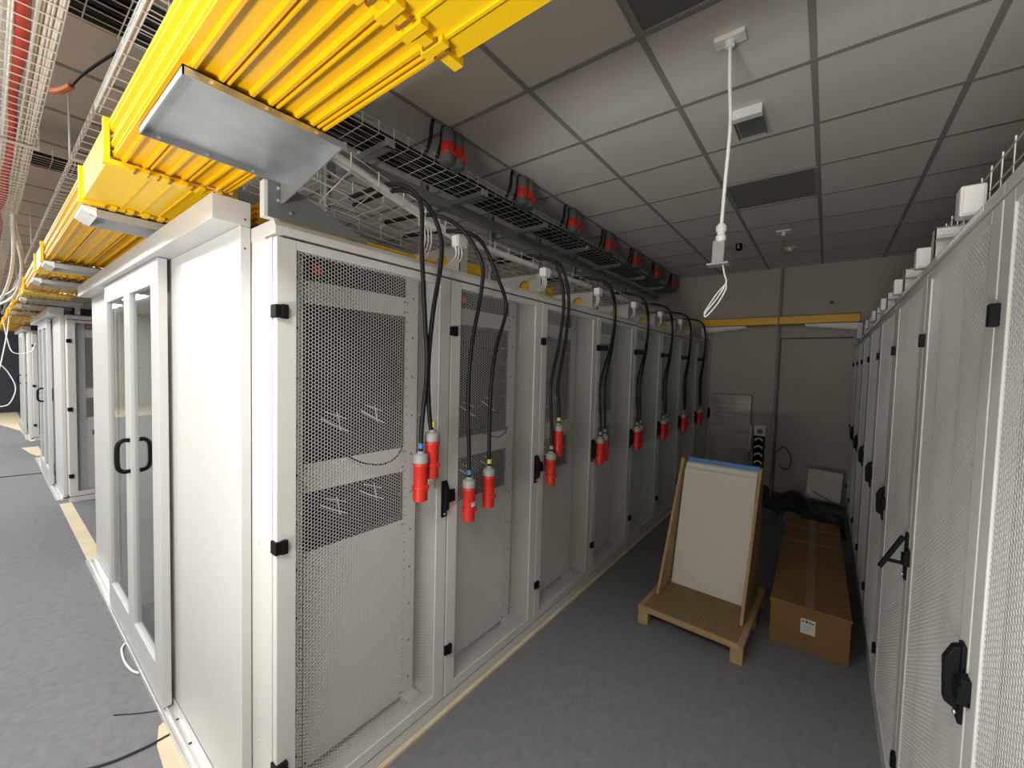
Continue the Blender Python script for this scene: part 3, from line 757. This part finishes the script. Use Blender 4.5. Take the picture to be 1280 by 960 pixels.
# foil wrapped panel leaning by the wall
t = thing('wrapped_panel', 'tall silver foil-wrapped panel leaning at the left of the back wall', 'panel', (.33, 6.25, 0))
R = Matrix.Rotation(-.06, 3, 'X')
b = MB(); v = []
for i in range(13):
    for j in range(25):
        x = -.27+.54*i/12; z = 1.42*j/24
        v.append(R @ Vector((x, -.03+.0012*math.sin(j*2.3)+.0012*random.uniform(-1, 1), z)))
b.add(v, [(i*25+j, (i+1)*25+j, (i+1)*25+j+1, i*25+j+1) for i in range(12) for j in range(24)], True)
b.build('foil', 'foil', t)
b = MB(); b.cbox(R @ Vector((0, .0, .71)), (.55, .05, 1.43), R); b.build('core', 'darkgreyp', t)
b = MB()
for k in range(9): b.cbox(R @ Vector((.285+(.004 if k % 2 else 0), -.02, .62+k*.045)), (.022+(.006 if k % 2 else 0), .05, .043), R)
b.build('foam_edge', 'white', t, .006)
# power strip and socket on the wall
t = thing('power_strip', 'black power strip with white sockets standing against the back wall', 'power strip', (.715, 6.385, .32))
MB().box(-.07, .07, -.04, .03, 0, .51).build('housing', 'black', t, .004)
for k in range(4):
    b = MB(); N = 14; zc = .45-k*.112; V = []; F = []
    for i in range(N+1):
        a = .12*PI+.76*PI*i/N
        for r in (.032, .054):
            for yy in (-.041, -.046): V.append((r*math.cos(a), yy, zc-.012+r*math.sin(a)))
    for i in range(N):
        q = i*4; F += [(q, q+2, q+6, q+4), (q+1, q+5, q+7, q+3), (q, q+4, q+5, q+1), (q+2, q+3, q+7, q+6)]
    F += [(0, 1, 3, 2), (N*4, N*4+2, N*4+3, N*4+1)]
    b.add(V, F)
    for q in (-1, 1): b.cbox((q*.046, -.044, zc+.004), (.014, .005, .035))
    b.build('socket', 'white', t)
t = thing('wall_socket', 'square white wall socket above the black power strip', 'socket', (.722, 6.40, .835))
MB().box(-.072, .072, -.05, .018, 0, .15).build('plate', 'white', t, .004)
MB().tube([(0, -.0525, .07), (0, -.049, .07)], .036, 20).build('socket_well', 'darkgreyp', t)
# vertical conduit on the wall and loose wire at its foot
tag(MB().box(.888, .912, 6.385, 6.415, .15, 3.26).build('conduit', 'rail'), 'vertical brown-grey conduit on the back wall behind the hanging cable', 'conduit')
tag(MB().tube(spline([(.93, 6.38, .62), (1.02, 6.33, .72), (1.1, 6.3, .64), (1.12, 6.3, .5), (1.05, 6.33, .4), (.98, 6.34, .45)]), .005, 6).build('loose_wire', 'cable'), 'thin loose dark wire curling from the foot of the wall conduit', 'wire')
t = thing('framed_panel', 'white dark-framed panel leaning in the back right corner', 'panel', (1.5, 6.1, .1), 0)
R = Matrix.Rotation(-.15, 3, 'X') @ Matrix.Rotation(.05, 3, 'Y')
MB().cbox((0, .0, .21), (.36, .014, .38), R).build('face', 'board', t)
b = MB(); b.cbox(R @ Vector((0, .005, .2))+Vector((0, 0, .21)), (.38, .024, .015), R); b.cbox(R @ Vector((.187, .005, 0))+Vector((0, 0, .21)), (.012, .024, .4), R)
b.cbox(R @ Vector((.03, -.016, -.16))+Vector((0, 0, .21)), (.3, .012, .014), R @ Matrix.Rotation(.4, 3, 'Y')); b.build('edge', 'darkgreyp', t)
MB().cbox((-.15, -.03, .12), (.035, .04, .08), R).build('white_cap', 'white', t, .008)
# dark plastic sheeting
def heap(cx, cy, rx, ry, h, label, seed):
    random.seed(seed); b = MB(); n = 18; V = []; F = []
    for i in range(n+1):
        for j in range(n+1):
            u, v = i/n*2-1, j/n*2-1
            e = max(0, 1-(u*u)**1.3)*max(0, 1-(v*v)**1.3)
            V.append((cx+u*rx, cy+v*ry, .003+h*e**.5*(.55+.45*abs(math.sin(u*3.1+seed)*math.cos(v*2.7+seed*2)))+.012*random.random()))
    for i in range(n):
        for j in range(n): a = i*(n+1)+j; F.append((a, a+n+1, a+n+2, a+1))
    b.add(V, F); base = len(V)
    return tag(b.build('plastic_sheet', 'bag'), label, 'plastic sheet', 'crumpled black sheeting on the aisle floor')
heap(1.02, 5.6, .42, .5, .30, 'crumpled black sheeting heaped before the power strip', 3)
heap(1.45, 5.35, .26, .4, .16, 'crumpled black sheeting behind the long cardboard box', 5)
tag(MB().tube([(1.471, YB-.03, 2.735), (1.471, YB, 2.735)], .022, 12).build('wall_plug', 'gap'), 'small brown cable stub high on the back wall', 'cable stub')

# ------------------------------------------------------------------ wooden A-frame stand with white boards
t = thing('board_stand', 'raw plywood stand on skids holding upright white boards in the aisle', 'stand', (.835, 2.6, 0), math.radians(-2.0))
b = MB()
b.box(-.29, .29, -.43, .35, .105, .125); b.build('deck', 'wood2', t, .002)
b = MB(); b.box(-.31, .31, -.445, -.43, .09, .127); b.build('front_batten', 'wood', t, .003)
for s in (-1, 1):
    b = MB(); x = s*.29
    b.box(x-.035, x+.035, -.44, .42, .085, .122)
    for y0, y1 in ((-.44, -.385), (.0, .06), (.36, .42)): b.box(x-.035 if s > 0 else x-.035, x+.035, y0, y1, 0, .085)
    b.build('skid', 'wood', t, .002)
    b = MB(); x = s*.272
    b.prism([(-.22, .125), (.33, .125), (.33, 1.06), (.25, 1.06)], 'X', x-.009, x+.009); b.build('side_cheek', 'wood', t)
def lean(x0, x1, dy, th, z1):
    b = MB(); a = (.03+dy, .126); c = (.262+dy, z1)
    d = Vector((c[0]-a[0], c[1]-a[1])).normalized(); n = Vector((d.y, -d.x))*th
    b.prism([a, c, (c[0]+n.x, c[1]+n.y), (a[0]+n.x, a[1]+n.y)], 'X', x0, x1); return b
SB = []
for i, (dy, z1, l, mt) in enumerate(((0.0, .985, 'front white board leaning in the plywood stand', 'board'), (.03, 1.02, 'second white board behind the front one in the plywood stand', 'board'), (.058, 1.025, 'grey board behind the white ones in the plywood stand', 'rack'))):
    o = lean(-.255, .25, dy, .012, z1).build('white_board', mt)
    o.location = (.835, 2.6, 0); o.rotation_euler = (0, 0, math.radians(-2.0)); tag(o, l, 'board', 'boards in the plywood stand')
o = lean(-.25, .252, .095, .024, 1.045); o2 = MB()
b = MB(); b.prism([(.322, .985), (.332, 1.058), (.378, 1.058), (.37, .985)], 'X', -.25, .255)
o = b.build('foam_strip', 'blue'); o.location = (.835, 2.6, 0); o.rotation_euler = (0, 0, math.radians(-2.0)); tag(o, 'blue foam strip along the top of the boards in the stand', 'strip')

# ------------------------------------------------------------------ long cardboard box
t = thing('cardboard_box', 'long brown taped cardboard box lying along the aisle beside the right racks', 'box', (1.447, 2.56, 0), math.radians(.8))
b = MB(); b.box(-.207, .205, 0, 1.93, 0, .283); b.build('carton', 'card', t, .004)
b = MB(); b.box(-.209, -.002, -.003, 1.93, .282, .287); b.box(.002, .208, -.003, 1.93, .282, .287); b.box(-.212, .211, -.007, .012, .270, .288); b.build('lid_flap', 'card', t, .002)
b = MB(); b.box(-.025, .025, .0, 1.93, .2875, .2885); b.box(-.208, .208, 1.2, 1.25, .2875, .2882); b.box(-.208, .208, 1.62, 1.66, .2875, .2882); b.build('packing_tape', 'cardtape', t)
lb = MB().box(-.042, .034, -.0015, -.0005, .118, .212).build('shipping_label', 'paper', t)
b = MB()
for x0, x1, z0, z1 in ((-.036, -.022, .190, .199), (-.017, -.004, .188, .203), (.0, .010, .188, .199), (.013, .029, .188, .196)): b.box(x0, x1, -.0022, -.0014, z0, z1)
for k in range(4): b.box(-.03, .018-.006*k, -.0022, -.0014, .172-k*.012, .1735-k*.012)
b.build('label_print', 'ink', lb)

# ------------------------------------------------------------------ ceiling fittings
t = thing('cable_pendant', 'white cable pendant with connector box hanging from the aisle ceiling', 'pendant', (1.05, 1.48, HC))
b = MB(); b.cbox((0, 0, -.012), (.125, .065, .022)); b.build('ceiling_plate', 'white', t, .003)
b = MB(); b.lathe([(.014, -.05), (.02, -.045), (.02, -.014)]); b.build('gland', 'white', t)
b = MB().tube(spline([(0, 0, -.04), (.006, .0, -.2), (.016, .002, -.4), (.006, .002, -.65), (0, 0, -.83)]), .0075, 8); b.build('white_cable', 'whitecable', t)
b = MB().lathe([(.014, -.915), (.022, -.905), (.022, -.885), (.016, -.88), (.016, -.868), (.022, -.862), (.022, -.84), (.012, -.828)]); b.build('cable_gland', 'white', t)
b = MB(); b.prism([(-.028, -1.01), (.02, -1.01), (.016, -.905), (-.016, -.905)], 'X', -.03, .02); b.box(-.05, .04, -.035, .03, -1.018, -1.008); b.build('connector_box', 'greyp', t, .003)
b = MB()
b.tube(spline([(.012, 0, -1.01), (.022, .0, -1.06), (.03, .0, -1.10), (.0, .0, -1.16), (-.04, 0, -1.215), (-.055, 0, -1.24), (-.045, 0, -1.245), (0, 0, -1.19), (.03, 0, -1.13), (.03, 0, -1.10)]), .0035, 6)
b.tube(spline([(.03, .004, -1.10), (-.01, .004, -1.15), (-.05, .004, -1.215), (-.058, .004, -1.235)]), .003, 6); b.build('loose_end', 'whitecable', t)
t = thing('emergency_light', 'white emergency light with clear hanging plate on the aisle ceiling', 'emergency light', (1.035, 2.12, HC))
b = MB(); b.box(-.075, .075, -.05, -.0, -.055, -.001); b.cbox((-.04, -.02, -.03), (.03, .07, .02)); b.build('housing', 'white', t, .004)
b = MB(); b.box(-.07, .07, -.0, .20, -.05, -.045); b.prism([(.0, -.05), (.20, -.05), (.20, -.03), (.0, -.02)], 'X', -.07, .07); b.build('diffuser', 'glass', t)
b = MB()
for s in (-1, 1): b.box(s*.072-.003, s*.072+.003, 0, .21, -.056, -.045)
b.build('side_bar', 'darkgreyp', t)
t = thing('cable_pendant', 'thin dark cable hanging from ceiling to floor level before the back wall', 'pendant', (1.03, 4.62, HC))
MB().cbox((0, 0, -.008), (.13, .12, .014)).build('ceiling_plate', 'white', t, .003)
MB().lathe([(.014, -.05), (.02, -.045), (.02, -.014)]).build('gland', 'white', t)
b = MB().tube(spline([(0, 0, -.04), (-.004, 0, -.6), (-.006, 0, -1.4), (.002, 0, -2.2), (.004, 0, -2.85)]), .0065, 8)
for k in range(60): b.lathe([(.0065, 0), (.009, .008), (.0065, .016)], (-.004, 0, -.2-k*.043), 8)
b.build('dark_cable', 'rail', t)
for x, y, l in ((1.04, 5.35, 'small dome detector'), (.575, 4.85, 'small round ceiling spot')):
    t = thing('ceiling_fitting', l + ' on the ceiling near the back wall', 'ceiling fitting', (x, y, HC))
    MB().lathe([(.03, -.05), (.042, -.035), (.045, -.012), (.05, -.001)] if 'dome' in l else [(.03, -.075), (.034, -.07), (.034, -.001)]).build('housing', 'spot' if 'dome' in l else 'black', t)
    if 'dome' in l: MB().lathe([(.05, -.012), (.06, -.006), (.06, -.0005)]).build('base_ring', 'white', t)
    else: MB().cbox((0, -.035, -.04), (.014, .01, .05)).build('clip', 'screw', t)
def luminaire(i, j, label):
    x0, y0 = GX+TS*i, GY+TS*j
    t = thing('ceiling_light', label, 'ceiling light', (x0+TS/2, y0+TS/2, HC), 0, 'unlit recessed ceiling lights')
    w = TS/2-.013
    MB().box(-w, w, -w, w, -.004, -.001).build('diffuser', 'lampoff', t)
    b = MB()
    for s in (-1, 1): b.box(s*w-.012, s*w+.012, -w, w, -.012, -.001); b.box(-w, w, s*w-.012, s*w+.012, -.0115, -.001)
    b.build('frame', 'grid', t)
luminaire(1, 3, 'unlit dark ceiling light panel in the middle of the aisle ceiling')
luminaire(1, -1, 'unlit grey ceiling light panel cut by the top picture edge')

# ------------------------------------------------------------------ light
def area(name, loc, sx, sy, power, col=(1, .97, .9), rot=(0, 0, 0)):
    l = bpy.data.lights.new(name, 'AREA'); l.shape = 'RECTANGLE'; l.size = sx; l.size_y = sy; l.energy = power; l.color = col
    o = bpy.data.objects.new(name, l); COL.objects.link(o); o.location = loc; o.rotation_euler = rot
    return o
LC = (1, .995, .985)
for x, pw in ((-15, 80), (-12, 80), (-9, 80), (-6, 72), (-3.2, 54), (-.6, 33)):
    area('corridor_lamp', (x, -1.75, 3.2), 1.5, .35, pw, LC)
area('corridor_lamp', (1.2, -1.25, 3.2), 1.0, .35, 42, LC)
# added upward fill behind the camera, standing in for light bounced off the floor
area('bounce_fill', (1.0, -2.6, .85), 1.0, .5, 118, (1, .97, .93), (math.radians(180-9), 0, 0))
for x in (-1.75, -7.35, -12.95):
    area('cold_aisle_lamp', (x, 1.6, 2.15), .3, 1.6, 14, LC)
w = bpy.data.worlds.new('world'); SC.world = w; w.use_nodes = True
w.node_tree.nodes['Background'].inputs['Color'].default_value = (.5, .5, .5, 1)
w.node_tree.nodes['Background'].inputs['Strength'].default_value = .0

# ------------------------------------------------------------------ camera
cam = bpy.data.cameras.new('camera'); co = bpy.data.objects.new('camera', cam); COL.objects.link(co)
y, p, r = [math.radians(a) for a in (37.6457, -2.4922, 1.4753)]
fw = Vector((-math.sin(y)*math.cos(p), math.cos(y)*math.cos(p), math.sin(p))); rt = Vector((math.cos(y), math.sin(y), 0)); upv = rt.cross(fw)
r2 = math.cos(r)*rt+math.sin(r)*upv; u2 = -math.sin(r)*rt+math.cos(r)*upv
mw = Matrix.Identity(4)
for i in range(3): mw[i][0] = r2[i]; mw[i][1] = u2[i]; mw[i][2] = -fw[i]
mw.translation = (1.4646, -.5971, 1.7653); co.matrix_world = mw
cam.sensor_fit = 'HORIZONTAL'; cam.sensor_width = 36; cam.lens = 509.5544/1280*36; cam.clip_start = .02; cam.clip_end = 60
SC.camera = co
vs = SC.view_settings; vs.view_transform = 'Standard'; vs.look = 'None'; vs.gamma = 1; vs.use_curve_mapping = False; vs.exposure = 0.42
